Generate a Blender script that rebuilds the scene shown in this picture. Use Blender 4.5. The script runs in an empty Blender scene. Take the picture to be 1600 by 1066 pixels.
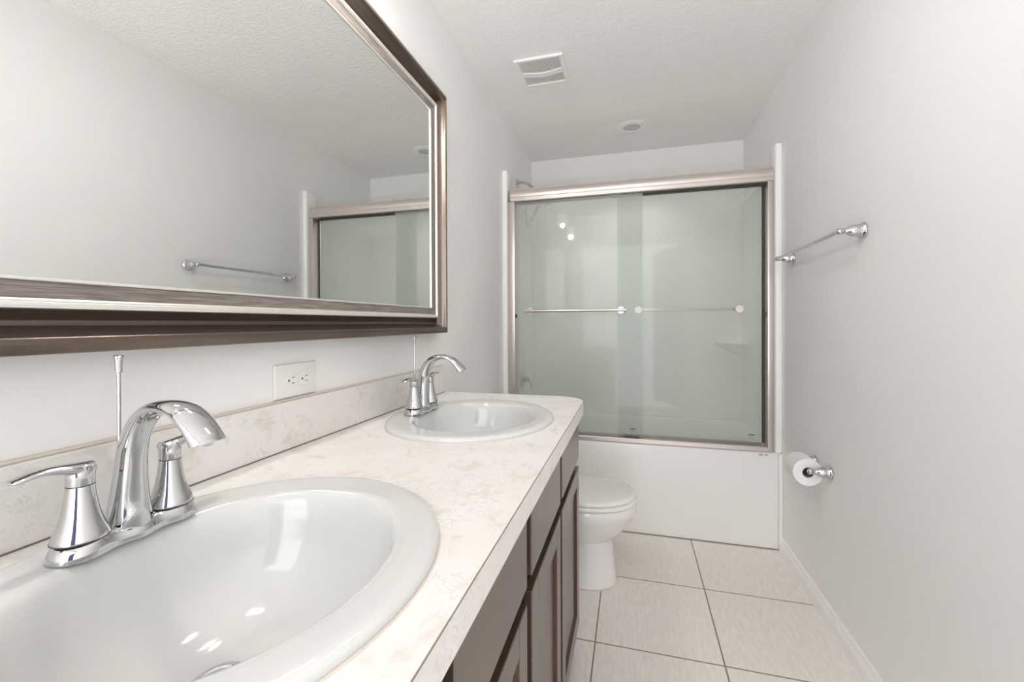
import bpy, bmesh, math, random
from math import pi, sin, cos, radians
from mathutils import Vector, Matrix
random.seed(3)
C = bpy.context.scene.collection
S = bpy.context.scene

# ------------------------------------------------------------------ camera
XL, XR, YT, YB, ZC, YF = -0.7664, 0.7535, 2.532, 3.307, 2.476, -1.10
EYE = 1.2036
cam = bpy.data.cameras.new('camera'); co = bpy.data.objects.new('camera', cam); C.objects.link(co)
yaw, pitch, roll, FPX = 0.26315, -0.00616, -0.00409, 668.47
cam.sensor_width = 36; cam.lens = FPX / 1600 * 36
cam.shift_x = -(807.54 - 800) / 1600; cam.shift_y = -(533 - 509.0) / 1600
cam.clip_start = 0.02
F = Vector((-sin(yaw), cos(yaw), 0)); R = Vector((cos(yaw), sin(yaw), 0)); U = Vector((0, 0, 1))
F2 = F * cos(pitch) + U * sin(pitch); U2 = U * cos(pitch) - F * sin(pitch)
R3 = R * cos(roll) + U2 * sin(roll); U3 = U2 * cos(roll) - R * sin(roll)
co.matrix_world = Matrix((( R3.x, U3.x, -F2.x, 0), (R3.y, U3.y, -F2.y, 0), (R3.z, U3.z, -F2.z, EYE), (0, 0, 0, 1)))
S.camera = co
S.view_settings.view_transform = 'Standard'; S.view_settings.look = 'None'
S.view_settings.gamma = 1; S.view_settings.use_curve_mapping = False
S.view_settings.exposure = 0.37
S.cycles.use_denoising = True
S.cycles.max_bounces = 14; S.cycles.diffuse_bounces = 12; S.cycles.glossy_bounces = 8
S.cycles.transmission_bounces = 8; S.cycles.transparent_max_bounces = 16
S.cycles.sample_clamp_indirect = 6; S.cycles.blur_glossy = 0.3
S.cycles.caustics_reflective = False; S.cycles.caustics_refractive = False

# ------------------------------------------------------------------ world and lights
w = bpy.data.worlds.new('world'); S.world = w; w.use_nodes = True
w.node_tree.nodes['Background'].inputs[0].default_value = (0.97, 0.985, 1.0, 1)
w.node_tree.nodes['Background'].inputs[1].default_value = 4.1

def light(name, kind, loc, energy, color, size=0.1, rot=(0, 0, 0), sy=None):
    l = bpy.data.lights.new(name, kind); l.energy = energy; l.color = color
    if kind == 'AREA':
        l.size = size
        if sy: l.shape = 'RECTANGLE'; l.size_y = sy
    else: l.shadow_soft_size = size
    o = bpy.data.objects.new(name, l); C.objects.link(o); o.location = loc; o.rotation_euler = rot
    return o
# bounce flash: an upward spot behind the camera that lights the room off the white ceiling
sp = light('bounce_flash', 'SPOT', (-0.05, -0.25, 0.95), 30, (0.965, 0.985, 1.0), 0.02, (radians(180 - 40), 0, 0))
sp.data.spot_size = radians(90); sp.data.spot_blend = 1.0
po = light('opening_portal', 'AREA', (-0.006, YF - 0.05, 1.15), 1, (1, 1, 1), 1.38, (radians(90), 0, 0), 2.3)
po.data.cycles.is_portal = True
# fill spot added at the unlit recessed fitting to brighten the alcove
tl = light('tub_fill', 'SPOT', (0.0, 2.885, ZC - 0.03), 19, (1.0, 0.975, 0.94), 0.0)
tl.data.spot_size = radians(112); tl.data.spot_blend = 1.0

# ------------------------------------------------------------------ materials
def mat(name, col, rough=0.5, metal=0.0, spec=0.5, coat=0.0, bump=None, var=None):
    """bump=(scale,strength,detail,stretch)  var=(scale,col2,stretch)"""
    m = bpy.data.materials.new(name); m.use_nodes = True; nt = m.node_tree; b = nt.nodes['Principled BSDF']
    b.inputs['Base Color'].default_value = (*col, 1); b.inputs['Roughness'].default_value = rough
    b.inputs['Metallic'].default_value = metal; b.inputs['Specular IOR Level'].default_value = spec
    b.inputs['Coat Weight'].default_value = coat; b.inputs['Coat Roughness'].default_value = 0.06
    tc = nt.nodes.new('ShaderNodeTexCoord')
    def noise(scale, stretch, detail=4):
        mp = nt.nodes.new('ShaderNodeMapping'); mp.inputs['Scale'].default_value = stretch
        nt.links.new(tc.outputs['Object'], mp.inputs[0])
        n = nt.nodes.new('ShaderNodeTexNoise'); n.inputs['Scale'].default_value = scale; n.inputs['Detail'].default_value = detail
        nt.links.new(mp.outputs[0], n.inputs['Vector']); return n
    if var:
        n = noise(var[0], var[2] if len(var) > 2 else (1, 1, 1))
        r = nt.nodes.new('ShaderNodeValToRGB'); r.color_ramp.elements[0].position = .38; r.color_ramp.elements[1].position = .64
        r.color_ramp.elements[0].color = (*col, 1); r.color_ramp.elements[1].color = (*var[1], 1)
        nt.links.new(n.outputs[0], r.inputs[0]); nt.links.new(r.outputs[0], b.inputs['Base Color'])
    if bump:
        n = noise(bump[0], bump[3] if len(bump) > 3 else (1, 1, 1), bump[2])
        bp = nt.nodes.new('ShaderNodeBump'); bp.inputs['Strength'].default_value = bump[1]; bp.inputs['Distance'].default_value = bump[4] if len(bump) > 4 else 0.002
        nt.links.new(n.outputs[0], bp.inputs['Height']); nt.links.new(bp.outputs[0], b.inputs['Normal'])
    return m

M = {}
M['wall'] = mat('wall_paint', (0.885, 0.875, 0.868), 0.55, spec=0.35, bump=(90, 0.35, 3, (1, 1, 1), 0.0012))
M['ceiling'] = mat('ceiling_paint', (0.88, 0.865, 0.85), 0.8, spec=0.2)
def ceiling_bump():
    m = M['ceiling']; nt = m.node_tree; b = nt.nodes['Principled BSDF']
    tc = nt.nodes.new('ShaderNodeTexCoord'); mp = nt.nodes.new('ShaderNodeMapping')
    mp.inputs['Rotation'].default_value = (0, 0, 0.5); mp.inputs['Scale'].default_value = (1, 2.0, 1)
    n = nt.nodes.new('ShaderNodeTexNoise'); n.inputs['Scale'].default_value = 44; n.inputs['Detail'].default_value = 5; n.inputs['Distortion'].default_value = 1.2
    r = nt.nodes.new('ShaderNodeValToRGB'); r.color_ramp.elements[0].position = .42; r.color_ramp.elements[1].position = .58
    bp = nt.nodes.new('ShaderNodeBump'); bp.inputs['Strength'].default_value = 0.42; bp.inputs['Distance'].default_value = 0.003
    L = nt.links.new
    L(tc.outputs['Object'], mp.inputs[0]); L(mp.outputs[0], n.inputs['Vector']); L(n.outputs[0], r.inputs[0]); L(r.outputs[0], bp.inputs['Height']); L(bp.outputs[0], b.inputs['Normal'])
ceiling_bump()
M['trim'] = mat('trim_paint', (0.93, 0.925, 0.915), 0.35)
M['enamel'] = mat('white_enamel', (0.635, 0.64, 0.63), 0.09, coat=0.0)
M['china'] = mat('toilet_china', (0.88, 0.86, 0.855), 0.1, coat=0.3)
M['seat'] = mat('seat_plastic', (0.90, 0.90, 0.865), 0.18)
M['acrylic'] = mat('tub_acrylic', (0.85, 0.84, 0.83), 0.22)
M['liner'] = mat('surround_acrylic', (0.92, 0.915, 0.905), 0.2)
M['chrome'] = mat('chrome', (0.60, 0.605, 0.615), 0.045, 1.0)
M['nickel'] = mat('brushed_nickel', (0.70, 0.66, 0.62), 0.28, 1.0)
M['nickel_frame'] = mat('satin_nickel_frame', (0.66, 0.60, 0.565), 0.34, 0.75)
M['seam'] = mat('dark_seam', (0.045, 0.04, 0.04), 0.5)
M['dark'] = mat('dark_rubber_and_shade', (0.05, 0.045, 0.04), 0.6)  # rubber parts, and shade painted into door gaps and the vent
M['joint'] = mat('joint_brown', (0.20, 0.14, 0.10), 0.7)
M['caulk'] = mat('aged_caulk', (0.68, 0.61, 0.54), 0.6)
M['plastic'] = mat('white_plastic', (0.84, 0.835, 0.82), 0.3)
M['slot'] = mat('black_slot', (0.01, 0.01, 0.01), 0.7)
M['paper'] = mat('tissue_paper', (0.86, 0.85, 0.84), 0.95, spec=0.1, bump=(300, 0.3, 3))
M['card'] = mat('cardboard', (0.36, 0.29, 0.24), 0.9)
M['bronze'] = mat('dark_bronze_frame', (0.175, 0.138, 0.116), 0.27, 0.85, bump=(220, 0.25, 3, (1, 1, 1), 0.0006))
M['champagne'] = mat('champagne_silver', (0.95, 0.91, 0.87), 0.33, 0.75)
M['greywood'] = mat('grey_wood_grain', (0.15, 0.125, 0.11), 0.45, 0.1, var=(16, (0.30, 0.265, 0.24), (30, 0.9, 30)))
M['espresso'] = mat('espresso_gap_shade', (0.010, 0.006, 0.005), 0.55)  # espresso taken nearly black to hold the shade in the door gaps
M['bead'] = mat('espresso_bead', (0.055, 0.018, 0.011), 0.35)
M['front'] = mat('cabinet_front_stain', (0.064, 0.038, 0.024), 0.34, spec=0.9, coat=0.5, var=(5, (0.082, 0.052, 0.034), (4, 4, 0.6)))
M['front'].node_tree.nodes['Principled BSDF'].inputs['Coat Roughness'].default_value = 0.3
M['mirror'] = mat('mirror_silver', (0.83, 0.845, 0.83), 0.0, 1.0)
M['navy'] = mat('navy_reflection_leaf', (0.012, 0.018, 0.06), 0.5)
M['lens'] = mat('lamp_lens', (0.55, 0.55, 0.54), 0.35)
M['grille'] = mat('vent_grille', (0.86, 0.85, 0.83), 0.5)
M['gold'] = mat('gold_label', (0.62, 0.45, 0.20), 0.4, 0.3)
M['greyink'] = mat('grey_ink', (0.07, 0.07, 0.065), 0.7)
M['lightink'] = mat('light_ink', (0.26, 0.265, 0.255), 0.7)

def counter_mat():
    m = bpy.data.materials.new('marbled_laminate'); m.use_nodes = True; nt = m.node_tree; b = nt.nodes['Principled BSDF']; L = nt.links.new
    b.inputs['Roughness'].default_value = 0.42
    tc = nt.nodes.new('ShaderNodeTexCoord')
    def nz(s, d, dist=0.0, st=(1, 1, 1)):
        mp = nt.nodes.new('ShaderNodeMapping'); mp.inputs['Scale'].default_value = st; L(tc.outputs['Object'], mp.inputs[0])
        n = nt.nodes.new('ShaderNodeTexNoise'); n.inputs['Scale'].default_value = s; n.inputs['Detail'].default_value = d; n.inputs['Distortion'].default_value = dist
        L(mp.outputs[0], n.inputs['Vector']); return n.outputs[0]
    def ramp(v, a, c, ca=(0, 0, 0), cb=(1, 1, 1)):
        r = nt.nodes.new('ShaderNodeValToRGB'); r.color_ramp.elements[0].position = a; r.color_ramp.elements[1].position = c
        r.color_ramp.elements[0].color = (*ca, 1); r.color_ramp.elements[1].color = (*cb, 1); L(v, r.inputs[0]); return r.outputs[0]
    def mix(f, a, c):
        x = nt.nodes.new('ShaderNodeMix'); x.data_type = 'RGBA'; L(f, x.inputs['Factor'])
        for s, v in ((6, a), (7, c)):
            if isinstance(v, tuple): x.inputs[s].default_value = (*v, 1)
            else: L(v, x.inputs[s])
        return x.outputs[2]
    base = mix(ramp(nz(5, 6, .6), .4, .62), (0.80, 0.785, 0.76), (0.77, 0.745, 0.715))
    c1 = mix(ramp(nz(30, 9, 1.0, (1.0, .7, 1)), .54, .74), base, (0.67, 0.625, 0.58))
    big = nz(7, 3)
    v = nz(34, 9, 2.0, (1, 1.2, 1))
    # thin veins where the noise crosses its middle
    mth = nt.nodes.new('ShaderNodeMath'); mth.operation = 'SUBTRACT'; L(v, mth.inputs[0]); mth.inputs[1].default_value = 0.5
    ab = nt.nodes.new('ShaderNodeMath'); ab.operation = 'ABSOLUTE'; L(mth.outputs[0], ab.inputs[0])
    vein = ramp(ab.outputs[0], 0.0, 0.016, (1, 1, 1), (0, 0, 0))
    gate = ramp(big, .46, .60)
    mm = nt.nodes.new('ShaderNodeMath'); mm.operation = 'MULTIPLY'; L(vein, mm.inputs[0]); L(gate, mm.inputs[1])
    m2 = nt.nodes.new('ShaderNodeMath'); m2.operation = 'MULTIPLY'; L(mm.outputs[0], m2.inputs[0]); m2.inputs[1].default_value = 0.62
    c2 = mix(m2.outputs[0], c1, (0.48, 0.43, 0.39))
    L(c2, b.inputs['Base Color'])
    return m
M['counter'] = counter_mat()

def floor_mat():
    m = bpy.data.materials.new('floor_tile'); m.use_nodes = True; nt = m.node_tree; b = nt.nodes['Principled BSDF']; L = nt.links.new
    b.inputs['Roughness'].default_value = 0.38
    tc = nt.nodes.new('ShaderNodeTexCoord')
    mp = nt.nodes.new('ShaderNodeMapping'); mp.inputs['Location'].default_value = (0.1372 + 0.449 * 4, -2.0741 + 0.449 * 8, 0)
    L(tc.outputs['Object'], mp.inputs[0])
    br = nt.nodes.new('ShaderNodeTexBrick'); br.offset = 0; br.squash = 1
    br.inputs['Scale'].default_value = 1; br.inputs['Brick Width'].default_value = 0.449; br.inputs['Row Height'].default_value = 0.449
    br.inputs['Mortar Size'].default_value = 0.0028; br.inputs['Mortar Smooth'].default_value = 0.1
    br.inputs['Color1'].default_value = (0.86, 0.82, 0.77, 1); br.inputs['Color2'].default_value = (0.88, 0.84, 0.79, 1)
    br.inputs['Mortar'].default_value = (0.27, 0.21, 0.155, 1)
    L(mp.outputs[0], br.inputs['Vector'])
    m2 = nt.nodes.new('ShaderNodeMapping'); m2.inputs['Scale'].default_value = (9, 2.2, 1); m2.inputs['Rotation'].default_value = (0, 0, 1.3); L(tc.outputs['Object'], m2.inputs[0])
    n = nt.nodes.new('ShaderNodeTexNoise'); n.inputs['Scale'].default_value = 9; n.inputs['Detail'].default_value = 8; L(m2.outputs[0], n.inputs['Vector'])
    r = nt.nodes.new('ShaderNodeValToRGB'); r.color_ramp.elements[0].position = .35; r.color_ramp.elements[1].position = .68
    r.color_ramp.elements[0].color = (0.94, 0.94, 0.935, 1); r.color_ramp.elements[1].color = (1.04, 1.035, 1.03, 1); L(n.outputs[0], r.inputs[0])
    x = nt.nodes.new('ShaderNodeMix'); x.data_type = 'RGBA'; x.blend_type = 'MULTIPLY'; x.inputs['Factor'].default_value = 1
    L(br.outputs['Color'], x.inputs[6]); L(r.outputs[0], x.inputs[7]); L(x.outputs[2], b.inputs['Base Color'])
    bp = nt.nodes.new('ShaderNodeBump'); bp.invert = True; bp.inputs['Strength'].default_value = 0.6; bp.inputs['Distance'].default_value = 0.002
    L(br.outputs['Fac'], bp.inputs['Height']); L(bp.outputs[0], b.inputs['Normal'])
    return m
M['floor'] = floor_mat()

def glass_mat():
    m = bpy.data.materials.new('obscure_shower_glass'); m.use_nodes = True; nt = m.node_tree; L = nt.links.new
    nt.nodes.clear(); out = nt.nodes.new('ShaderNodeOutputMaterial')
    tr = nt.nodes.new('ShaderNodeBsdfTransparent'); tr.inputs[0].default_value = (0.905, 0.925, 0.900, 1)
    df = nt.nodes.new('ShaderNodeBsdfDiffuse'); df.inputs[0].default_value = (0.80, 0.83, 0.79, 1)
    tl = nt.nodes.new('ShaderNodeBsdfTranslucent'); tl.inputs[0].default_value = (0.82, 0.86, 0.82, 1)
    gl = nt.nodes.new('ShaderNodeBsdfGlossy'); gl.inputs[0].default_value = (1, 1, 1, 1); gl.inputs['Roughness'].default_value = 0.42
    fr = nt.nodes.new('ShaderNodeFresnel'); fr.inputs[0].default_value = 1.5
    a = nt.nodes.new('ShaderNodeMixShader'); a.inputs[0].default_value = 0.5; L(df.outputs[0], a.inputs[1]); L(tl.outputs[0], a.inputs[2])
    c = nt.nodes.new('ShaderNodeMixShader'); c.inputs[0].default_value = 0.24; L(tr.outputs[0], c.inputs[1]); L(a.outputs[0], c.inputs[2])
    g2 = nt.nodes.new('ShaderNodeBsdfGlossy'); g2.inputs[0].default_value = (1, 1, 1, 1); g2.inputs['Roughness'].default_value = 0.03
    gm = nt.nodes.new('ShaderNodeMixShader'); gm.inputs[0].default_value = 0.25; L(gl.outputs[0], gm.inputs[1]); L(g2.outputs[0], gm.inputs[2])
    d = nt.nodes.new('ShaderNodeMixShader'); L(fr.outputs[0], d.inputs[0]); L(c.outputs[0], d.inputs[1]); L(gm.outputs[0], d.inputs[2])
    L(d.outputs[0], out.inputs[0])
    return m
M['glass'] = glass_mat()

def emit(name, col, s):
    m = bpy.data.materials.new(name); m.use_nodes = True; b = m.node_tree.nodes['Principled BSDF']
    b.inputs['Base Color'].default_value = (*col, 1); b.inputs['Emission Color'].default_value = (*col, 1); b.inputs['Emission Strength'].default_value = s
    return m
M['shade'] = emit('lit_frosted_shade', (1.0, 0.96, 0.90), 6.0)
M['fill_dome'] = emit('added_fill_glow', (1.0, 0.97, 0.93), 2.0)
M['bulb'] = emit('lit_bulb', (1.0, 0.95, 0.88), 45)

# ------------------------------------------------------------------ mesh helpers (world coordinates)
def box(bm, x0, x1, y0, y1, z0, z1, bev=0.0, seg=2):
    vs = [bm.verts.new((x, y, z)) for x in (x0, x1) for y in (y0, y1) for z in (z0, z1)]
    fs = [(0, 1, 3, 2), (4, 6, 7, 5), (0, 4, 5, 1), (2, 3, 7, 6), (0, 2, 6, 4), (1, 5, 7, 3)]
    faces = [bm.faces.new([vs[i] for i in f]) for f in fs]
    if bev:
        es = list({e for f in faces for e in f.edges})
        bmesh.ops.bevel(bm, geom=es, offset=bev, segments=seg, profile=0.5, affect='EDGES')
def BM(): return bmesh.new()
def B(*a, **k):
    bm = BM(); box(bm, *a, **k); return bm
def rings(bm, R_, cap0=True, cap1=True, closed=False):
    V = [[bm.verts.new(p) for p in r] for r in R_]; n = len(V[0])
    m = len(V); last = m if closed else m - 1
    for i in range(last):
        a, b = V[i], V[(i + 1) % m]
        for j in range(n):
            k = (j + 1) % n
            try: bm.faces.new((a[j], a[k], b[k], b[j]))
            except ValueError: pass
    if not closed:
        if cap0: bm.faces.new(list(reversed(V[0])))
        if cap1: bm.faces.new(V[-1])
    return V
def lathe(bm, prof, o, ax='z', n=40, cap0=True, cap1=True):
    """prof=[(r,h)...] along axis from origin o"""
    o = Vector(o); D = {'z': ((1, 0, 0), (0, 1, 0), (0, 0, 1)), 'x': ((0, 1, 0), (0, 0, 1), (1, 0, 0)), 'y': ((0, 0, 1), (1, 0, 0), (0, 1, 0)),
                        '-x': ((0, 1, 0), (0, 0, 1), (-1, 0, 0)), '-z': ((1, 0, 0), (0, 1, 0), (0, 0, -1))}[ax]
    a, b, c = map(Vector, D)
    rings(bm, [[o + a * (r * cos(2 * pi * i / n)) + b * (r * sin(2 * pi * i / n)) + c * h for i in range(n)] for r, h in prof], cap0, cap1)
def tube(bm, pts, rad, n=16, lat=None, side=None, caps=True):
    """sweep an ellipse: rad = radius list in the bend plane, lat = radius list along 'side'"""
    P = [Vector(p) for p in pts]
    if not isinstance(rad, (list, tuple)): rad = [rad] * len(P)
    if lat is None: lat = rad
    RR = []; prev = None
    for i, p in enumerate(P):
        t = (P[min(i + 1, len(P) - 1)] - P[max(i - 1, 0)]).normalized()
        if side is not None: s = Vector(side) - t * t.dot(Vector(side))
        elif prev is not None: s = prev - t * t.dot(prev)
        else:
            q = Vector((0, 0, 1)) if abs(t.z) < .9 else Vector((0, 1, 0)); s = q.cross(t)
        s.normalize(); prev = s; u = t.cross(s)
        RR.append([p + s * (lat[i] * cos(2 * pi * k / n)) + u * (rad[i] * sin(2 * pi * k / n)) for k in range(n)])
    rings(bm, RR, caps, caps)
def smooth_path(pts, k=6):
    """Catmull-Rom over tuples of any length"""
    out = []; n = len(pts)
    for i in range(n - 1):
        p0 = pts[max(i - 1, 0)]; p1 = pts[i]; p2 = pts[i + 1]; p3 = pts[min(i + 2, n - 1)]
        for j in range(k):
            t = j / k
            out.append(tuple(0.5 * ((2 * b) + (-a + c) * t + (2 * a - 5 * b + 4 * c - d) * t * t + (-a + 3 * b - 3 * c + d) * t ** 3) for a, b, c, d in zip(p0, p1, p2, p3)))
    out.append(tuple(pts[-1])); return out
def prism(bm, poly, z0, z1, bev=0.0):
    a = [bm.verts.new((x, y, z0)) for x, y in poly]; b = [bm.verts.new((x, y, z1)) for x, y in poly]; n = len(poly)
    bm.faces.new(list(reversed(a))); top = bm.faces.new(b)
    for i in range(n): bm.faces.new((a[i], a[(i + 1) % n], b[(i + 1) % n], b[i]))
    return top

def link(name, bm, material, parent=None, smooth=False, angle=35):
    bmesh.ops.recalc_face_normals(bm, faces=bm.faces)
    off = Vector((0, 0, 0)); p = parent
    while p is not None: off += p.location; p = p.parent
    for v in bm.verts: v.co -= off
    me = bpy.data.meshes.new(name)
    if smooth:
        for f in bm.faces: f.smooth = True
        ca = cos(radians(angle))
        for e in bm.edges:
            if len(e.link_faces) == 2 and e.link_faces[0].normal.dot(e.link_faces[1].normal) < ca: e.smooth = False
    bm.to_mesh(me); bm.free(); me.materials.append(M[material])
    o = bpy.data.objects.new(name, me); C.objects.link(o); o.parent = parent
    return o
def thing(name, label, cat, loc=(0, 0, 0), group=None):
    o = bpy.data.objects.new(name, None); o.empty_display_size = 0.05; C.objects.link(o); o.location = loc
    o['label'] = label; o['category'] = cat
    if group: o['group'] = group
    return o
def tag(o, label, cat, group=None):
    o['label'] = label; o['category'] = cat
    if group: o['group'] = group
    return o
def struct(name, bm, m, smooth=False):
    o = link(name, bm, m, None, smooth); o['kind'] = 'structure'; return o
def copy_tree(o, dloc, label=None, parent=None):
    c = o.copy(); C.objects.link(c); c.parent = parent
    if parent is None: c.location = Vector(o.location) + Vector(dloc)
    if label: c['label'] = label
    for ch in list(o.children): copy_tree(ch, (0, 0, 0), None, c)
    return c

# ------------------------------------------------------------------ the room
T = 0.1
struct('floor', B(XL - T, XR + T, YF - T, YB + T, -T, 0), 'floor')
struct('ceiling', B(XL - T, XR + T, YF - T, YB + T, ZC, ZC + T), 'ceiling')
struct('wall_left', B(XL - T, XL, YF - T, YB + T, 0, ZC), 'wall')
struct('wall_right', B(XR, XR + T, YF - T, YB + T, 0, ZC), 'wall')
struct('wall_back', B(XL, XR, YB, YB + T, 0, ZC), 'wall')
bm = BM(); DX0, DX1, DZ = -0.69, 0.68, 2.30
box(bm, XL, DX0, YF - T, YF, 0, ZC); box(bm, DX1, XR, YF - T, YF, 0, ZC); box(bm, DX0, DX1, YF - T, YF, DZ, ZC)
struct('wall_front', bm, 'wall')
bm = BM()
box(bm, DX0 - .06, DX0, YF, YF + .015, 0, DZ + .06, .003); box(bm, DX1, DX1 + .06, YF, YF + .015, 0, DZ + .06, .003)
box(bm, DX0, DX1, YF, YF + .015, DZ, DZ + .06, .003)
struct('trim_1', bm, 'trim')
bm = BM(); lf = [(DX1 + .00, YF - T - .002), (DX1 - .030, YF - T - .002), (DX1 - .36, YF - T - .66), (DX1 - .33, YF - T - .675)]
prism(bm, lf, .01, DZ - .02); struct('added_dark_leaf', bm, 'navy')  # unseen leaf added to put dark stripes into the chrome reflections
def baseboard(name, xw, sgn, y0, y1):
    prof = [(0, 0), (.013, 0), (.013, .048), (.010, .053), (.0105, .058), (.0075, .064), (.007, .072), (.004, .080), (0, .082)]
    bm = BM()
    rings(bm, [[Vector((xw + sgn * d, y, z)) for d, z in prof] for y in (y0, y1)])
    struct(name, bm, 'trim')
baseboard('baseboard_right', XR, -1, YF, 2.498)
baseboard('baseboard_left', XL, 1, 1.66, 2.498)

# ------------------------------------------------------------------ vanity cabinet
YE = 1.56          # far end of the cabinet
Y0 = -0.05
XFACE = -0.203
vc = thing('vanity_cabinet', 'long dark brown stained vanity cabinet with recessed panel doors under the marbled countertop', 'cabinet', (XL + .3, .75, 0))
bm = BM()
box(bm, XL + .002, XFACE - .02, YE - .018, YE, 0.0, .874)
box(bm, XL + .002, XFACE - .02, Y0, Y0 + .018, 0.0, .874)
box(bm, XL + .002, XFACE - .02, Y0 + .018, YE - .018, .10, .118)
box(bm, XL + .002, XL + .012, Y0 + .018, YE - .018, .118, .874)
link('carcass', bm, 'espresso', vc)
link('toe_kick', B(-.30, -.285, Y0 + .018, YE - .018, 0, .0995), 'espresso', vc)
bm = BM(); box(bm, XFACE - .0195, XFACE, Y0, YE, .10, .874); link('face_frame', bm, 'espresso', vc)
XD = -0.185
def shaker(y0, y1, z0, z1):
    st = 0.056
    bm = BM()
    x0 = XFACE + .0008
    box(bm, x0, XD, y0, y0 + st, z0, z1, .0015, 1); box(bm, x0, XD, y1 - st, y1, z0, z1, .0015, 1)
    box(bm, x0, XD, y0 + st, y1 - st, z1 - st, z1, .0015, 1); box(bm, x0, XD, y0 + st, y1 - st, z0, z0 + st, .0015, 1)
    d = link('door', bm, 'front', vc)
    link('panel', B(x0, XD - .009, y0 + st + .006, y1 - st - .006, z0 + st + .006, z1 - st - .006), 'front', d)
    bm = BM(); b0, b1, c0, c1 = y0 + st, y1 - st, z0 + st, z1 - st; t = .006
    # bevelled dark bead round the recessed panel
    o_ = [(b0, c0), (b1, c0), (b1, c1), (b0, c1)]; i_ = [(b0 + t, c0 + t), (b1 - t, c0 + t), (b1 - t, c1 - t), (b0 + t, c1 - t)]
    rings(bm, [[Vector((x0, y, z)) for y, z in o_], [Vector((XD - .001, y, z)) for y, z in o_], [Vector((XD - .0085, y, z)) for y, z in i_], [Vector((x0, y, z)) for y, z in i_]], closed=True)
    link('bead', bm, 'bead', d)['label'] = 'darker reddish brown bead around the recessed panel'
cols = [(1.155, 1.53), (.79, 1.125), (.425, .752), (.05, .395)]
for y0, y1 in cols:
    link('drawer_front', B(XFACE + .0008, XD, y0, y1, .722, .862, bev=.002, seg=2), 'front', vc)
    shaker(y0, y1, .135, .692)

# ------------------------------------------------------------------ countertop
ZT = 0.9204; XCF = -0.1693; CY0 = -0.08; CY1 = 1.640
def arc(cx, cy, r, a0, a1, n): return [(cx + r * cos(a0 + (a1 - a0) * i / n), cy + r * sin(a0 + (a1 - a0) * i / n)) for i in range(n + 1)]
rc = 0.105
poly = [(XL + .001, CY0), (XCF, CY0)] + arc(XCF - rc, CY1 - rc, rc, 0, pi / 2, 14) + [(XL + .001, CY1)]
ct = thing('countertop', 'cream marbled laminate countertop running along the left wall with rounded far corner', 'countertop', (XL + .3, .78, .875))
SINKS = [(-.458, .392), (-.458, 1.188)]
SRX, SRY = .238, .267
bm = BM(); prism(bm, poly, .8752, ZT)
slab = link('slab', bm, 'counter', ct)
cuts = []
for sx, sy in SINKS:
    bm = BM(); n = 64
    prism(bm, [(sx + (SRX - .014) * cos(2 * pi * i / n), sy + (SRY - .014) * sin(2 * pi * i / n)) for i in range(n)], .8, 1.0)
    c = link('cutter', bm, 'counter'); cuts.append(c)
    md = slab.modifiers.new('cut', 'BOOLEAN'); md.operation = 'DIFFERENCE'; md.object = c; md.solver = 'EXACT'
bpy.context.view_layer.update()
dg = bpy.context.evaluated_depsgraph_get()
me = bpy.data.meshes.new_from_object(slab.evaluated_get(dg))
slab.modifiers.clear(); slab.data = me
if not me.materials: me.materials.append(M['counter'])
for c in cuts: bpy.data.objects.remove(c)
XB = XL + .020
link('backsplash', B(XL + .001, XB, CY0, 1.629, ZT + .0005, 1.0283, bev=.0015), 'counter', ct)
link('caulk_line', B(XL + .0005, XL + .012, CY0, 1.629, 1.0286, 1.0325, bev=.001), 'caulk', ct)['label'] = 'beige aged caulk bead on top of the backsplash'
link('seam_line', B(XB - .001, XB + .0016, CY0, 1.629, ZT + .0002, ZT + .0022), 'joint', ct)['label'] = 'thin brown joint below the backsplash'
# laminate edge seam following the front edge
outer = [(XCF, CY0)] + arc(XCF - rc, CY1 - rc, rc, 0, pi / 2, 14) + [(XL + .03, CY1)]
bm = BM(); pts = [Vector((x, y, ZT - .0009)) for x, y in outer]
RR = []
for i, p in enumerate(pts):
    t = (pts[min(i + 1, len(pts) - 1)] - pts[max(i - 1, 0)]).normalized(); nrm = Vector((t.y, -t.x, 0))
    RR.append([p + nrm * .0003 + Vector((0, 0, -.0007)), p + nrm * .0003 + Vector((0, 0, .0007)), p - nrm * .0006 + Vector((0, 0, .0011)), p - nrm * .0006 + Vector((0, 0, -.0007))])
rings(bm, RR); link('edge_seam', bm, 'joint', ct)

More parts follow.
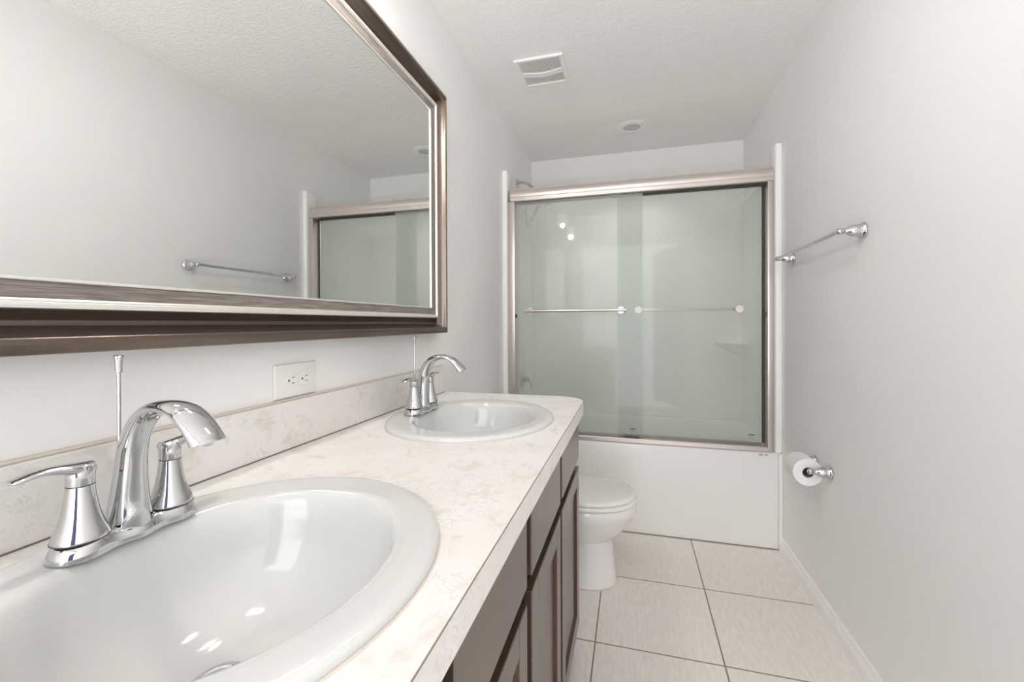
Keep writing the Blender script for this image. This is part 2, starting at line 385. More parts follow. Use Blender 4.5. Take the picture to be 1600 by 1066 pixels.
# ------------------------------------------------------------------ sinks
def make_sink(sx, sy, label):
    t = thing('sink', label, 'sink', (sx, sy, ZT), 'oval drop-in sinks')
    n = 96; bx, by, brx, bry = sx + .014, sy + .004, .172, .194
    R_ = []
    def outer_ring(k, z, e=2.0): return [Vector((sx + (SRX + k) * cos(2 * pi * i / n), sy + (SRY + k) * sin(2 * pi * i / n), z)) for i in range(n)]
    def bowl_ring(s, z, dx=0.0):
        r = []
        for i in range(n):
            a = 2 * pi * i / n; c_, s_ = cos(a), sin(a); e = 2.35 if c_ < 0 else 2.05
            rr = (abs(c_) ** e + abs(s_) ** e) ** (-1 / e)
            r.append(Vector((bx + dx + brx * s * rr * c_, by + bry * s * rr * s_, z)))
        return r
    z = ZT
    R_ += [outer_ring(-.017, z - .02), outer_ring(-.017, z + .0006), outer_ring(0, z + .0006), outer_ring(.0012, z + .004), outer_ring(-.0005, z + .0085), outer_ring(-.006, z + .0118), outer_ring(-.014, z + .0130), outer_ring(-.024, z + .0125)]
    R_ += [bowl_ring(1.075, z + .0118), bowl_ring(1.035, z + .0112), bowl_ring(1.0, z + .0085), bowl_ring(.972, z + .002), bowl_ring(.95, z - .010),
           bowl_ring(.925, z - .028), bowl_ring(.885, z - .055, -.002), bowl_ring(.82, z - .084, -.005), bowl_ring(.72, z - .108, -.009), bowl_ring(.58, z - .126, -.015), bowl_ring(.42, z - .137, -.022), bowl_ring(.26, z - .143, -.030), bowl_ring(.14, z - .146, -.034)]
    bm = BM(); rings(bm, R_, cap0=False, cap1=True)
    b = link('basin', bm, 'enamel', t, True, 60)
    dx, dy = bx - .034, by
    bm = BM(); lathe(bm, [(.0315, 0), (.0325, .0018), (.031, .003), (.026, .003), (.024, .0012), (.0235, -.001)], (dx, dy, z - .1458), n=40, cap0=False, cap1=True)
    d = link('drain', bm, 'chrome', t, True)
    bm = BM(); lathe(bm, [(.019, .0005), (.0205, .004), (.018, .0062), (.006, .0075), (.0005, .0078)], (dx, dy, z - .1458), n=36)
    link('stopper', bm, 'chrome', d, True)
    bm = BM(); RR = [outer_ring(-.001, z + .0002), outer_ring(.0032, z + .0002), outer_ring(.0022, z + .0016), outer_ring(-.001, z + .0016)]
    rings(bm, RR, closed=True); link('caulk_ring', bm, 'caulk', t, True)['label'] = 'thin brownish caulk line around the rim'
    return t
near_sink = make_sink(*SINKS[0], 'white oval sink nearest the viewer, cut off at the lower left')
far_sink = copy_tree(near_sink, (0, SINKS[1][1] - SINKS[0][1], 0), 'white oval sink by the far rounded end of the countertop')

# ------------------------------------------------------------------ faucets
def make_faucet(fx, fy, label):
    z = ZT + .0128
    t = thing('faucet', label, 'faucet', (fx, fy, z), 'two-handle chrome faucets')
    # base plate: waisted outline, flared skirt
    n = 72
    def outline(g, s=1.0):
        r = []
        for i in range(n):
            a = 2 * pi * i / n; yy = .080 * sin(a); c_ = cos(a)
            half = .0275 * (1 - .20 * math.exp(-((abs(yy) - .026) / .016) ** 2))
            k = abs(yy) - .051
            wdt = half * math.sqrt(max(0, 1 - (k / .029) ** 2)) if k > 0 else half
            # even spacing near the ends
            r.append((math.copysign(1, c_) * wdt if abs(c_) > 1e-6 else 0, yy))
        return [(x * (1 + g / .0275), y * (1 + g / .080)) for x, y in r]
    def plate_ring(g, dz): return [Vector((fx + x, fy + y, z + dz)) for x, y in outline(g)]
    bm = BM()
    def saddle(g, h0, h1):
        out = []
        for x, y in outline(g):
            s = math.exp(-((abs(y) - .0510) / .017) ** 2); out.append(Vector((fx + x, fy + y, z + h0 + (h1 - h0) * s)))
        return out
    rings(bm, [plate_ring(.0005, 0), plate_ring(.0012, .002), saddle(-.001, .009, .010), saddle(-.004, .015, .0185), saddle(-.0075, .017, .022), saddle(-.014, .018, .023)])
    link('base_plate', bm, 'chrome', t, True, 50)
    # spout
    P = [(-.002, .010, .0265, .0265), (-.001, .022, .0245, .0235), (0, .05, .0208, .0195), (.003, .085, .0180, .0165), (.008, .116, .0163, .0150), (.020, .142, .0142, .0148), (.041, .1600, .0112, .0165), (.069, .1668, .0088, .0190), (.094, .1625, .0090, .0205), (.112, .150, .0105, .0212), (.123, .138, .0125, .0215), (.131, .1265, .0150, .0215)]
    P = smooth_path(P, 5)
    bm = BM(); m = 28; RR = []
    for i, (px, pz, ra, la) in enumerate(P):
        q0 = P[max(i - 1, 0)]; q1 = P[min(i + 1, len(P) - 1)]
        tx, tz = q1[0] - q0[0], q1[1] - q0[1]; L_ = math.hypot(tx, tz); tx /= L_; tz /= L_
        if i == len(P) - 1: tx, tz = .25, -.97
        nx, nz = tz, -tx     # toward the inside of the bend
        ring = []
        for k in range(m):
            a = 2 * pi * k / m; ca, sa = cos(a), sin(a)
            flat = 1.0 if ca < 0 else (1.0 - .35 * min(1, max(0, (i / len(P) - .45) * 4)))
            ring.append(Vector((fx + px + nx * ra * ca * flat, fy + la * sa, z + pz + nz * ra * ca * flat)))
        RR.append(ring)
    last = RR[-1]; c_ = sum(last, Vector()) / m
    RR.append([c_ + (v - c_) * .86 for v in last]); RR.append([c_ + (v - c_) * .80 + Vector((-.003, 0, .010)) for v in last])
    rings(bm, RR)
    sp = link('spout', bm, 'chrome', t, True, 55)
    bm = BM(); lathe(bm, [(.0085, 0), (.0095, .006), (.0095, .012)], (fx + .127, fy, z + .1235), n=24); link('aerator', bm, 'chrome', sp, True)
    for sg in (-1, 1):
        hy = fy + sg * .0508
        bm = BM(); lathe(bm, [(.0262, .0195), (.0262, .0215), (.0245, .027), (.0208, .036), (.0175, .048), (.0150, .062), (.0133, .075), (.0128, .0815)], (fx, hy, z), n=40)
        h = link('handle', bm, 'chrome', t, True)
        bm = BM(); lathe(bm, [(.0252, .0188), (.0266, .0192), (.0266, .0200), (.0252, .0204)], (fx, hy, z), n=40); link('seam_ring', bm, 'seam', h, True)
        bm = BM(); lathe(bm, [(.0120, .0813), (.0129, .0814), (.0129, .0824), (.0120, .0826)], (fx, hy, z), n=40); link('seam_ring', bm, 'seam', h, True)
        # lever: cap growing sideways into a paddle
        bm = BM()
        lathe(bm, [(.0128, .0825), (.0130, .090), (.0132, .098), (.0122, .1045), (.008, .107), (.001, .1075)], (fx, hy, z), n=36)
        LV = smooth_path([(-.010, .100, .0078, .0115), (.004, .1015, .0078, .0125), (.016, .1045, .0062, .0112), (.030, .1070, .0046, .0092), (.042, .1070, .0038, .0100), (.052, .1054, .0034, .0104), (.0585, .1042, .0028, .0085), (.061, .1036, .0012, .0035)], 4)
        tube(bm, [(fx, hy + sg * a, z + b) for a, b, r, l in LV], [q[2] for q in LV], 20, [q[3] for q in LV], side=(1, 0, 0))
        link('lever', bm, 'chrome', h, True, 60)
    bm = BM(); lathe(bm, [(.0022, .015), (.0022, .222)], (fx - .030, fy + .008, z), n=14)
    r = link('lift_rod', bm, 'chrome', t, True)
    bm = BM(); lathe(bm, [(.0022, .206), (.0038, .207), (.0046, .222), (.0058, .2265), (.0058, .2285), (.004, .2295), (.0005, .2297)], (fx - .030, fy + .008, z), n=20); link('knob', bm, 'chrome', r, True)
    return t
FX = -.629
near_f = make_faucet(FX, .403, 'two-handle chrome faucet with lift rod on the near sink at lower left')
copy_tree(near_f, (0, .800, 0), 'two-handle chrome faucet with lift rod on the far sink, below the mirror corner')

# ------------------------------------------------------------------ mirror
my0, my1, mz0, mz1 = .06, 1.571, 1.166, 2.103
mr = thing('wall_mirror', 'large rectangular mirror in a deep dark bronze frame on the left wall', 'mirror', (XL, .8, mz0))
def frame(name, prof, m, smooth=True, close_back=True):
    bm = BM(); P = list(prof)
    RR = []
    for w_, d in P:
        RR.append([Vector((XL + d, y, z)) for y, z in ((my0 + w_, mz0 + w_), (my1 - w_, mz0 + w_), (my1 - w_, mz1 - w_), (my0 + w_, mz1 - w_))])
    rings(bm, RR, closed=True)
    return link(name, bm, m, mr, smooth, 32)
fm = [(0, .001), (0, .054), (.001, .0575), (.004, .0595), (.010, .0625), (.016, .0652), (.020, .0655), (.0228, .062), (.0250, .050), (.031, .037), (.036, .029), (.041, .0275), (.047, .031), (.053, .0365), (.0575, .0415), (.0575, .001)]
frame('outer_frame', smooth_path(fm[1:-1], 2) and ([fm[0]] + smooth_path(fm[1:-1], 3) + [fm[-1]]), 'bronze')['label'] = 'dark bronze scooped outer moulding'
frame('inner_ridge', [(.0577, .001), (.0577, .042), (.0590, .0455), (.0625, .0470), (.0660, .0462), (.0675, .0440), (.069, .0450), (.0710, .0440), (.0718, .0425), (.0718, .001)], 'champagne')['label'] = 'champagne silver ridge'
frame('wood_band', [(.072, .001), (.072, .0425), (.0938, .0352), (.0938, .001)], 'greywood')['label'] = 'grey brown wood grain band'
frame('inner_fillet', [(.094, .001), (.094, .0368), (.0955, .0378), (.0975, .0372), (.0985, .0345), (.0985, .001)], 'champagne')['label'] = 'thin silver fillet beside the glass'
link('mirror_glass', B(XL + .020, XL + .0335, my0 + .0986, my1 - .0986, mz0 + .0986, mz1 - .0986), 'mirror', mr)

# ------------------------------------------------------------------ outlet
ol = thing('wall_outlet', 'white horizontal duplex outlet plate just above the backsplash', 'outlet', (XL, .834, 1.07))
bm = BM(); box(bm, XL + .0005, XL + .0065, .770, .899, 1.0345, 1.1125, bev=.003, seg=3); link('cover_plate', bm, 'plastic', ol, True)
for yc in (.8165, .8575):
    bm = BM(); R_ = []
    for rr, d in ((.0172, .0060), (.0172, .0078), (.0160, .0086)):
        R_.append([Vector((XL + d, yc + max(-.0148, min(.0148, rr * cos(2 * pi * i / 32))), 1.0735 + rr * sin(2 * pi * i / 32))) for i in range(32)])
    rings(bm, R_); rcp = link('receptacle', bm, 'plastic', ol, True)
    bm = BM(); box(bm, XL + .0086, XL + .0090, yc + .001, yc + .0085, 1.0790, 1.0805); box(bm, XL + .0086, XL + .0090, yc + .001, yc + .0075, 1.0665, 1.0680)
    lathe(bm, [(.0024, .0086), (.0024, .0090)], (XL, yc - .0085, 1.0735), 'x', 14); link('slot', bm, 'slot', rcp)
bm = BM(); lathe(bm, [(.003, .0062), (.003, .0072), (.001, .0076)], (XL, .837, 1.0735), 'x', 14); link('screw', bm, 'plastic', ol)

# ------------------------------------------------------------------ vanity light above the mirror (shows in the shower glass)
vl = thing('vanity_light', 'two shade nickel wall light above the mirror, reflected in the shower glass', 'wall light', (XL, .8, 2.280))
bm = BM(); box(bm, XL + .001, XL + .022, .33, 1.12, 2.230, 2.320, bev=.006); link('back_plate', bm, 'nickel', vl, True)
for yy in (.40, .97):
    pts = smooth_path([(XL + .02, yy, 2.270), (XL + .045, yy, 2.255), (XL + .060, yy, 2.275), (XL + .070, yy, 2.315), (XL + .09, yy, 2.330), (XL + .110, yy, 2.315), (XL + .114, yy, 2.285)], 5)
    bm = BM(); tube(bm, pts, .0055, 12); a = link('arm', bm, 'nickel', vl, True)
    bm = BM(); lathe(bm, [(.012, 2.292), (.021, 2.286), (.023, 2.266), (.020, 2.262)], (XL + .114, yy, 0), n=24); link('socket', bm, 'nickel', a, True)
    bm = BM(); lathe(bm, [(.022, 2.261), (.032, 2.250), (.042, 2.220), (.047, 2.190), (.055, 2.162), (.053, 2.162), (.045, 2.190), (.040, 2.220), (.030, 2.247), (.020, 2.258)], (XL + .114, yy, 0), n=32, cap0=False, cap1=False)
    link('lamp_shade', bm, 'shade', vl, True)
    bm = BM(); lathe(bm, [(.010, 2.257), (.012, 2.240), (.021, 2.220), (.024, 2.202), (.018, 2.184), (.004, 2.176)], (XL + .114, yy, 0), n=24); link('bulb', bm, 'bulb', vl, True)
    light('vanity_bulb', 'POINT', (XL + .118, yy, 2.148), 6.2 if yy < .5 else 2.6, (1.0, 0.98, 0.955), .022)

# ------------------------------------------------------------------ ceiling fittings
vt = thing('bathroom_vent', 'white square exhaust vent with two louvred openings on the ceiling', 'ceiling vent', (-.432, 2.115, ZC))
vx0, vx1, vy0, vy1 = -.552, -.312, 2.000, 2.236
def wavy(x, k): return k * cos((x - (vx0 + vx1) / 2) / (vx1 - vx0) * 2 * pi) * .010
bm = BM(); N = 24; z0, z1 = ZC - .014, ZC - .007
xs = [vx0 + .020 + (vx1 - vx0 - .040) * i / N for i in range(N + 1)]
box(bm, vx0, vx0 + .020, vy0, vy1, z0, ZC - .0005, .004); box(bm, vx1 - .020, vx1, vy0, vy1, z0, ZC - .0005, .004)
box(bm, vx0 + .018, vx1 - .018, vy0, vy0 + .018, z0, ZC - .0005, .004); box(bm, vx0 + .018, vx1 - .018, vy1 - .018, vy1, z0, ZC - .0005, .004)
yc = 2.130
lo = [(x, yc - .017 + wavy(x, 1)) for x in xs]; hi = [(x, yc + .017 + wavy(x, 1)) for x in reversed(xs)]
prism(bm, lo + hi, z0 - .001, z1)
link('cover', bm, 'plastic', vt)
for ya, yb_ in ((vy0 + .018, 0), (0, vy1 - .018)):
    bm = BM(); n = 34
    for i in range(n):
        x = vx0 + .0225 + (vx1 - vx0 - .045) * i / (n - 1); a = ya or yc + .014 + wavy(x, 1); b = yb_ or yc - .014 + wavy(x, 1)
        box(bm, x - .0017, x + .0017, a, b, z0 + .003, z1)
    link('grille', bm, 'grille', vt)
link('vent_shade_backing', B(vx0 + .019, vx1 - .019, vy0 + .017, vy1 - .017, ZC - .0045, ZC - .001), 'dark', vt)['label'] = 'dark backing painted as shade behind the louvres'  # dark sheet carries the shade between the slats

rl = thing('recessed_light', 'round white recessed ceiling light above the bathtub', 'ceiling light', (0, 2.885, ZC))
bm = BM(); lathe(bm, [(.098, .0005), (.098, .004), (.090, .009), (.070, .012), (.056, .010), (.054, .004), (.054, .0005)], (0, 2.885, ZC), '-z', 56, False, False)
link('trim_ring', bm, 'plastic', rl, True)
bm = BM(); lathe(bm, [(.0535, .001), (.0535, .005), (.030, .009), (.001, .010)], (0, 2.885, ZC), '-z', 40); link('lens', bm, 'lens', rl, True)

fl = thing('added_ceiling_fill', 'round frosted fill light added on the ceiling over the walkway, out of view', 'ceiling light', (.02, 1.12, ZC))  # added fixture, lifts the floor, toilet and far right wall
bm = BM(); lathe(bm, [(.125, .0005), (.125, .014), (.118, .018)], (.02, 1.12, ZC), '-z', 48); link('base_ring', bm, 'nickel', fl, True)
bm = BM(); lathe(bm, [(.112, .0185), (.114, .032), (.100, .050), (.070, .064), (.030, .071), (.001, .072)], (.02, 1.12, ZC), '-z', 48); link('fill_dome', bm, 'fill_dome', fl, True)
dl = light('ceiling_fill_disk', 'AREA', (.02, 1.12, ZC - .080), 1.3, (1.0, 0.985, 0.96), .18); dl.data.shape = 'DISK'  # extra fill under the added fixture

# ------------------------------------------------------------------ wall hardware
def post(bm, y, z, tip=.070, r0=.0255):
    prof = [(r0 * .96, .0005), (r0, .003), (r0 * .98, .006), (r0 * .86, .0085), (r0 * .80, .012), (r0 * .77, .022), (r0 * .70, .034), (r0 * .55, .045), (.0095, .052), (.0088, .058), (.0105, .063)]
    lathe(bm, prof, (XR, y, z), '-x', 32)
def ball(bm, x, y, z, r):
    bmesh.ops.create_uvsphere(bm, u_segments=20, v_segments=12, radius=r, matrix=Matrix.Translation((x, y, z)))
tb = thing('towel_bar', 'chrome towel bar mounted high on the right wall beside the shower', 'towel bar', (XR, 2.02, 1.511))
for y in (1.694, 2.346):
    bm = BM(); post(bm, y, 1.511, r0=.027); ball(bm, XR - .070, y, 1.511, .0115); link('mounting_post', bm, 'chrome', tb, True, 50)
bm = BM(); tube(bm, [(XR - .070, 1.700, 1.511), (XR - .070, 2.340, 1.511)], .0075, 20); link('bar', bm, 'chrome', tb, True)

tp = thing('toilet_paper_holder', 'chrome two post toilet paper holder on the right wall', 'toilet paper holder', (XR, 2.02, .605))
for y in (1.945, 2.092):
    bm = BM(); post(bm, y, .607, r0=.0265); ball(bm, XR - .070, y, .607, .0115); link('mounting_post', bm, 'chrome', tp, True, 50)
bm = BM(); tube(bm, [(XR - .070, 1.950, .607), (XR - .070, 2.088, .607)], .0065, 16); link('spindle', bm, 'chrome', tp, True)
rt = thing('toilet_paper_roll', 'full white toilet paper roll on the chrome holder', 'toilet paper', (XR - .070, 2.019, .592))
bm = BM(); yr0, yr1, rx, rz = 1.966, 2.072, XR - .070, .5955
lathe(bm, [(.0205, 0), (.053, 0), (.0545, .0015), (.0545, yr1 - yr0 - .0015), (.053, yr1 - yr0), (.0205, yr1 - yr0)], (rx, yr0, rz), 'y', 56, False, False)
tsurf = link('tissue', bm, 'paper', rt, True)
bm = BM(); lathe(bm, [(.0190, .0005), (.0203, .0005), (.0203, yr1 - yr0 - .0005), (.0190, yr1 - yr0 - .0005)], (rx, yr0, rz), 'y', 40, False, False); link('cardboard_core', bm, 'card', rt, True)

# ------------------------------------------------------------------ toilet
TY = 2.05
to = thing('toilet', 'white toilet with closed lid between the vanity and the bathtub', 'toilet', (-.35, TY, 0))
def egg(xf, xc, xb, hw, z, n=64, eb=2.6):
    """front tip xf, widest at xc, rear xb"""
    r = []
    for i in range(n):
        a = 2 * pi * i / n; c_, s_ = cos(a), sin(a)
        e = 2.05 if c_ > 0 else eb
        q = (abs(c_) ** e + abs(s_) ** e) ** (-1 / e)
        r.append(Vector((xc + (xf - xc if c_ > 0 else xc - xb) * q * c_, TY + hw * q * s_, z)))
    return r
bm = BM()
rings(bm, [egg(-.070, -.20, -.56, .118, 0, eb=3.2), egg(-.070, -.20, -.56, .118, .006, eb=3.2), egg(-.076, -.20, -.56, .112, .02, eb=3.2), egg(-.084, -.21, -.55, .104, .10, eb=3), egg(-.089, -.215, -.55, .101, .16, eb=3),
           egg(-.090, -.22, -.54, .101, .200, eb=3), egg(-.086, -.22, -.54, .108, .207, eb=3), egg(-.066, -.22, -.54, .128, .222), egg(-.034, -.22, -.53, .152, .256), egg(-.004, -.22, -.53, .170, .295), egg(.012, -.22, -.53, .182, .325), egg(.018, -.22, -.53, .186, .333), egg(.018, -.22, -.53, .187, .365), egg(.014, -.22, -.53, .184, .374), egg(.0, -.22, -.52, .17, .3755)])
box(bm, -.755, -.50, TY - .16, TY + .16, .20, .3745, bev=.02, seg=3)
link('bowl', bm, 'china', to, True, 40)
bm = BM(); rings(bm, [egg(.013, -.22, -.50, .182, .3765, eb=3), egg(.019, -.22, -.50, .187, .380, eb=3), egg(.020, -.22, -.50, .188, .390, eb=3), egg(.016, -.22, -.50, .185, .396, eb=3), egg(.005, -.22, -.49, .175, .3975, eb=3)])
link('seat', bm, 'seat', to, True, 50)
bm = BM(); rings(bm, [egg(.006, -.22, -.50, .178, .399, eb=3), egg(.014, -.22, -.50, .184, .402, eb=3), egg(.015, -.22, -.50, .185, .410, eb=3), egg(.010, -.22, -.50, .180, .4165, eb=3), egg(-.008, -.22, -.49, .163, .4215, eb=3), egg(-.06, -.22, -.47, .118, .4265, eb=3), egg(-.14, -.22, -.40, .05, .429)])
link('lid', bm, 'seat', to, True, 50)
bm = BM(); box(bm, -.758, -.555, TY - .20, TY + .20, .375, .735, bev=.03, seg=4); tk = link('tank', bm, 'china', to, True)
bm = BM(); box(bm, -.762, -.545, TY - .21, TY + .21, .7355, .765, bev=.010, seg=3); link('tank_lid', bm, 'china', to, True)
bm = BM(); tube(bm, [(-.553, TY - .15, .69), (-.535, TY - .15, .69), (-.532, TY - .14, .69), (-.532, TY - .08, .685)], [.008, .006, .005, .006], 12); link('flush_lever', bm, 'chrome', tk, True)
bm = BM(); rings(bm, [egg(-.066, -.20, -.565, .122, 0.0002, eb=3.2), egg(-.069, -.20, -.562, .119, .004, eb=3.2)]); link('caulk_bead', bm, 'caulk', to)

# ------------------------------------------------------------------ bathtub
tubt = thing('bathtub', 'white built-in bathtub with plain apron front at the end of the room', 'bathtub', (0, 2.9, 0))
def rrect(x0, x1, y0, y1, r, z, n=10):
    out = []
    for cx, cy, a0 in ((x1 - r, y1 - r, 0), (x0 + r, y1 - r, pi / 2), (x0 + r, y0 + r, pi), (x1 - r, y0 + r, 3 * pi / 2)):
        out += [Vector((cx + r * cos(a0 + pi / 2 * i / n), cy + r * sin(a0 + pi / 2 * i / n), z)) for i in range(n + 1)]
    return out
ZR = .516
a, b_ = XL + .002, XR - .002
bm = BM()
rings(bm, [rrect(a, b_, YT, YB - .002, .004, 0), rrect(a, b_, YT, YB - .002, .004, ZR - .022), rrect(a, b_, YT + .0015, YB - .002, .004, ZR - .010), rrect(a, b_, YT + .006, YB - .002, .004, ZR - .003), rrect(a, b_, YT + .014, YB - .003, .004, ZR),
           rrect(a + .07, b_ - .07, YT + .10, YB - .07, .12, ZR), rrect(a + .08, b_ - .08, YT + .108, YB - .078, .12, ZR - .006), rrect(a + .088, b_ - .095, YT + .115, YB - .085, .12, ZR - .03),
           rrect(a + .12, b_ - .19, YT + .145, YB - .115, .13, .22), rrect(a + .15, b_ - .26, YT + .175, YB - .145, .13, .15), rrect(a + .22, b_ - .34, YT + .24, YB - .21, .10, .135)], cap0=False)
link('tub_shell', bm, 'acrylic', tubt, True, 40)
link('sealant_line', B(a + .02, XR - .016, YT - .0022, YT + .001, .0003, .0035), 'joint', tubt)
bm = BM()
rings(bm, [[Vector((.660 + .0115 * cos(t), YT + d, .497 + .0048 * sin(t))) for t in [2 * pi * i / 24 for i in range(24)]] for d in (.0005, -.0005)])
lab = link('rating_label', bm, 'gold', tubt); lab['label'] = 'tiny gold oval label on the apron'
bm = BM()
for k, (w_, zz) in enumerate(((.018, .4995), (.014, .4965), (.016, .4935))): box(bm, .6775, .6775 + w_, YT - .0005, YT + .0005, zz - .0008, zz + .0008)
link('printed_text', bm, 'lightink', lab)

# ------------------------------------------------------------------ shower surround
ss = thing('shower_surround', 'glossy white moulded surround lining the walls around the bathtub', 'shower surround', (0, 2.9, ZR))
ZS = 2.135
bm = BM(); t = .012
# thin liner panels
box(bm, XL + .0006, XL + t, 2.60, YB - .0006, ZR + .0008, ZS - .11, .003); box(bm, XR - t, XR - .0006, 2.60, YB - .0006, ZR + .0008, ZS - .11, .003)
box(bm, XL + t, XR - t, YB - t, YB - .0006, ZR + .0008, ZS - .11, .003)
link('wall_liner', bm, 'liner', ss)
for sx in (-1, 1):
    wx = XL if sx < 0 else XR; s = 1 if sx < 0 else -1
    x0, x1 = sorted((wx + s * .0006, wx + s * .0335))
    bm = BM(); box(bm, x0, x1, 2.497, 2.598, ZR + .001, ZS, bev=.011, seg=4)
    xs0, xs1 = sorted((wx + s * .0006, wx + s * .0135))
    box(bm, xs0, xs1, 2.497, 2.5312, .0005, ZR + .001, bev=.004, seg=2)
    link('side_column', bm, 'liner', ss, True, 40)
# moulded corner shelf at the back right and back left
for wx, s in ((XR - t, -1),):
    bm = BM(); n = 14
    def q(r, z): return [Vector((wx, YB - t, z))] + [Vector((wx + s * r * cos(pi / 2 * i / n), YB - t - r * sin(pi / 2 * i / n), z)) for i in range(n + 1)]
    rings(bm, [q(.05, .98), q(.12, 1.02), q(.17, 1.045), q(.175, 1.06), q(.16, 1.062)])
    link('corner_shelf', bm, 'liner', ss, True, 50)

# ------------------------------------------------------------------ sliding shower doors
sf = thing('shower_door_frame', 'satin nickel header, jambs and bottom track framing the sliding shower doors', 'shower door frame', (0, 2.57, ZR))
YH0, YH1 = 2.520, 2.618
bm = BM()
hp = [(YH0 + .010, 1.9455), (YH0 + .004, 1.949), (YH0 + .004, 1.969), (YH0 + .0015, 1.972), (YH0, 1.985), (YH0 + .001, 1.998), (YH0 + .006, 2.009), (YH0 + .012, 2.014), (YH0 + .014, 2.023), (YH1, 2.023), (YH1, 1.9455), (YH1 - .006, 1.9455), (YH1 - .006, 2.0), (YH0 + .016, 2.0), (YH0 + .016, 1.9455)]
rings(bm, [[Vector((x, y, z)) for y, z in hp] for x in (-.7205, .7195)])
link('header', bm, 'nickel_frame', sf, True, 25)
for x0, x1, s in ((-.7325, -.6925, 1), (.6925, .7195, -1)):
    bm = BM(); box(bm, x0, x1, 2.526, 2.612, ZR + .001, 1.9452, bev=.002); link('jamb', bm, 'nickel_frame', sf, True)
bm = BM()
tpf = [(2.527, ZR + .0008), (2.527, ZR + .020), (2.530, ZR + .024), (2.534, ZR + .024), (2.534, ZR + .010), (2.596, ZR + .010), (2.596, ZR + .030), (2.612, ZR + .030), (2.612, ZR + .0008)]
rings(bm, [[Vector((x, y, z)) for y, z in tpf] for x in (-.692, .692)]); link('bottom_track', bm, 'nickel_frame', sf)
link('header_gap_shade', B(.062, .692, 2.562, 2.574, 1.934, 1.9448), 'dark', sf)['label'] = 'dark strip painted as shade under the right half of the header'  # strip stands in for the shade inside the header
link('jamb_gap_shade', B(.6805, .6922, 2.585, 2.600, ZR + .032, 1.944), 'dark', sf)['label'] = 'dark strip painted as shade in the gap between the right jamb and the glass'  # strip stands in for the shaded gap at the door edge
link('door_guide', B(-.045, .038, 2.533, 2.541, ZR + .012, ZR + .033, bev=.001), 'dark', sf)['label'] = 'small dark plastic door guide'
bm = BM(); box(bm, .6795, .692, 2.560, 2.572, 1.235, 1.258, bev=.002); link('bumper', bm, 'dark', sf)
bm = BM(); box(bm, -.692, -.684, 2.540, 2.552, 1.235, 1.258, bev=.002); link('bumper', bm, 'dark', sf)

def glassdoor(name, label, x0, x1, yg, ztop, discs, bar_side, inkx):
    t = thing(name, label, 'shower door', ((x0 + x1) / 2, yg, ZR + .02), None)
    pane = link('glass_pane', B(x0, x1, yg, yg + .006, ZR + .0155, ztop), 'glass', t)
    bar = BM(); s = -1 if bar_side == 'front' else 1; yb0 = yg if s < 0 else yg + .006
    yb = yb0 + s * .040
    if s < 0:
        tube(bar, [(discs[0] - .030, yb, 1.276), (discs[1] + .030, yb, 1.276)], .0085, 20)
        bm2 = BM()
        for xx in (discs[0] - .030, discs[1] + .010):
            tube(bm2, [(xx, yb, 1.276), (xx + .020, yb, 1.276)], .0100, 20)
    else: tube(bar, [(discs[0], yb, 1.276), (discs[1], yb, 1.276)], .0075, 20)
    bo = link('door_bar', bar, 'nickel', t, True)
    if s < 0: link('end_collar', bm2, 'nickel', bo, True)
    for dx in discs:
        bm = BM(); lathe(bm, [(.020, 0), (.0215, .002), (.0215, .008), (.019, .010)], (dx, yg + (.006 if s > 0 else 0) - (.016 if s > 0 else 0.0095), 1.276), 'y', 32)
        k = link('mounting_disc', bm, 'nickel', t, True)
        y0_, y1_ = sorted((yb0, yb)); bm = BM(); tube(bm, [(dx, y0_ + .0005, 1.276), (dx, y1_, 1.276)], .007, 14); link('stem', bm, 'nickel', k, True)
    bm = BM(); box(bm, inkx, inkx + .032, yg - .0006, yg - .0001, .588, .592); p_ = link('etched_mark', bm, 'greyink', t)
    bm = BM()
    for k in range(3): box(bm, inkx + .002, inkx + .029 - k * .004, yg - .0006, yg - .0001, .5805 - k * .005, .5815 - k * .005)
    link('fine_print', bm, 'lightink', p_)
    return t
glassdoor('sliding_glass_door', 'front sliding frosted glass door on the left with a nickel bar across it', -.690, .058, 2.552, 1.944, (-.600, -.062), 'front', -.014)
glassdoor('sliding_glass_door', 'rear sliding frosted glass door on the right with one round nickel disc showing', -.082, .676, 2.578, 1.944, (.036, .566), 'back', .612)

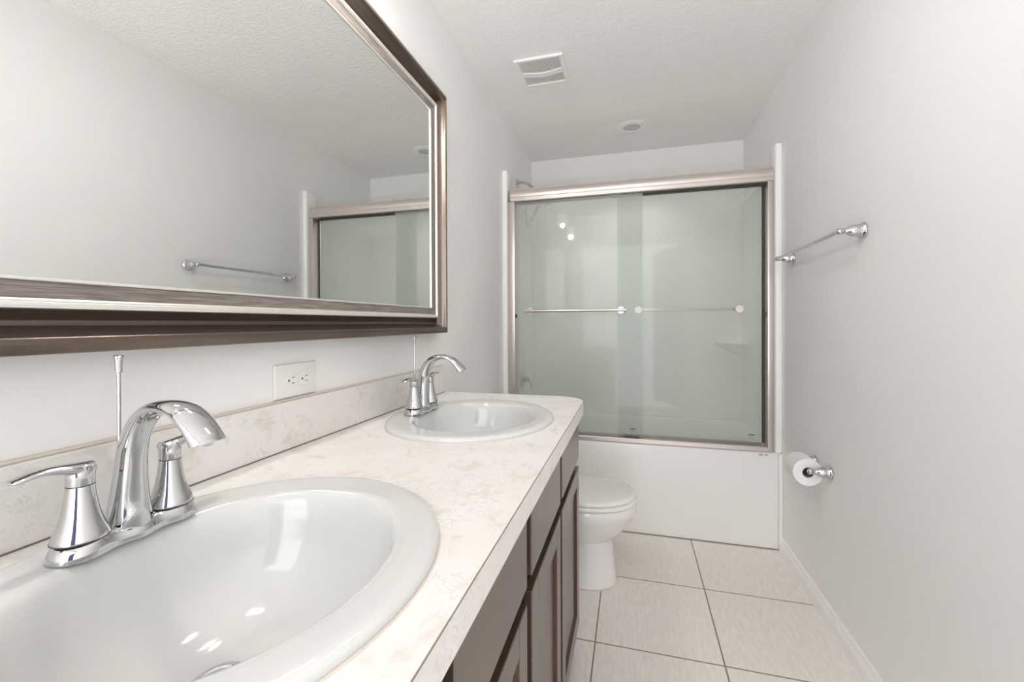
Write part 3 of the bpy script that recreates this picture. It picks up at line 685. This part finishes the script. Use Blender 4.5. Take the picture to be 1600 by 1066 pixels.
# ------------------------------------------------------------------ shower fittings
sh = thing('hand_shower', 'chrome shower arm with hand shower and looped hose at the left of the shower', 'hand shower', (XL, 2.87, 2.17))
bm = BM(); lathe(bm, [(.030, .0006), (.030, .003), (.024, .009), (.012, .012)], (XL, 2.87, 2.170), 'x', 28); link('wall_flange', bm, 'chrome', sh, True)
bm = BM(); pts = smooth_path([(XL + .006, 2.87, 2.172), (XL + .04, 2.87, 2.175), (XL + .075, 2.87, 2.162), (XL + .108, 2.87, 2.130), (XL + .135, 2.87, 2.090)], 5)
tube(bm, pts, .0095, 16); link('shower_arm', bm, 'chrome', sh, True)
bm = BM(); tube(bm, [(XL + .130, 2.87, 2.096), (XL + .150, 2.87, 2.066)], .016, 18); tube(bm, [(XL + .145, 2.87, 2.073), (XL + .165, 2.87, 2.03)], .013, 16); link('diverter_bracket', bm, 'chrome', sh, True)
bm = BM(); pts = smooth_path([(XL + .175, 2.87, 2.045), (XL + .150, 2.87, 2.00), (XL + .120, 2.87, 1.94), (XL + .092, 2.87, 1.885)], 5)
n_ = len(pts); tube(bm, pts, [.013 - .005 * i / n_ for i in range(n_)], 16)
tube(bm, [(XL + .165, 2.87, 2.035), (XL + .185, 2.87, 2.050), (XL + .215, 2.87, 2.030), (XL + .222, 2.87, 2.018)], [.014, .020, .038, .040], 24); link('hand_piece', bm, 'chrome', sh, True, 50)
bm = BM(); pts = smooth_path([(XL + .092, 2.87, 1.888), (XL + .082, 2.872, 1.866), (XL + .070, 2.874, 1.872), (XL + .062, 2.875, 1.92), (XL + .060, 2.875, 2.00), (XL + .075, 2.874, 2.06), (XL + .12, 2.872, 2.085)], 8)
tube(bm, pts, .006, 12); link('hose', bm, 'chrome', sh, True)
t = .012
sv = thing('shower_valve', 'chrome tub and shower valve handle low on the left shower wall', 'shower valve', (XL + t, 2.95, .80))
bm = BM(); lathe(bm, [(.062, .0005), (.062, .003), (.050, .010), (.022, .014), (.020, .038), (.016, .042)], (XL + t, 2.95, .80), 'x', 40); link('escutcheon', bm, 'chrome', sv, True)
bm = BM(); tube(bm, smooth_path([(XL + t + .036, 2.95, .802), (XL + t + .048, 2.955, .79), (XL + t + .056, 2.965, .765), (XL + t + .060, 2.975, .735)], 4), .007, 14); link('lever', bm, 'chrome', sv, True)
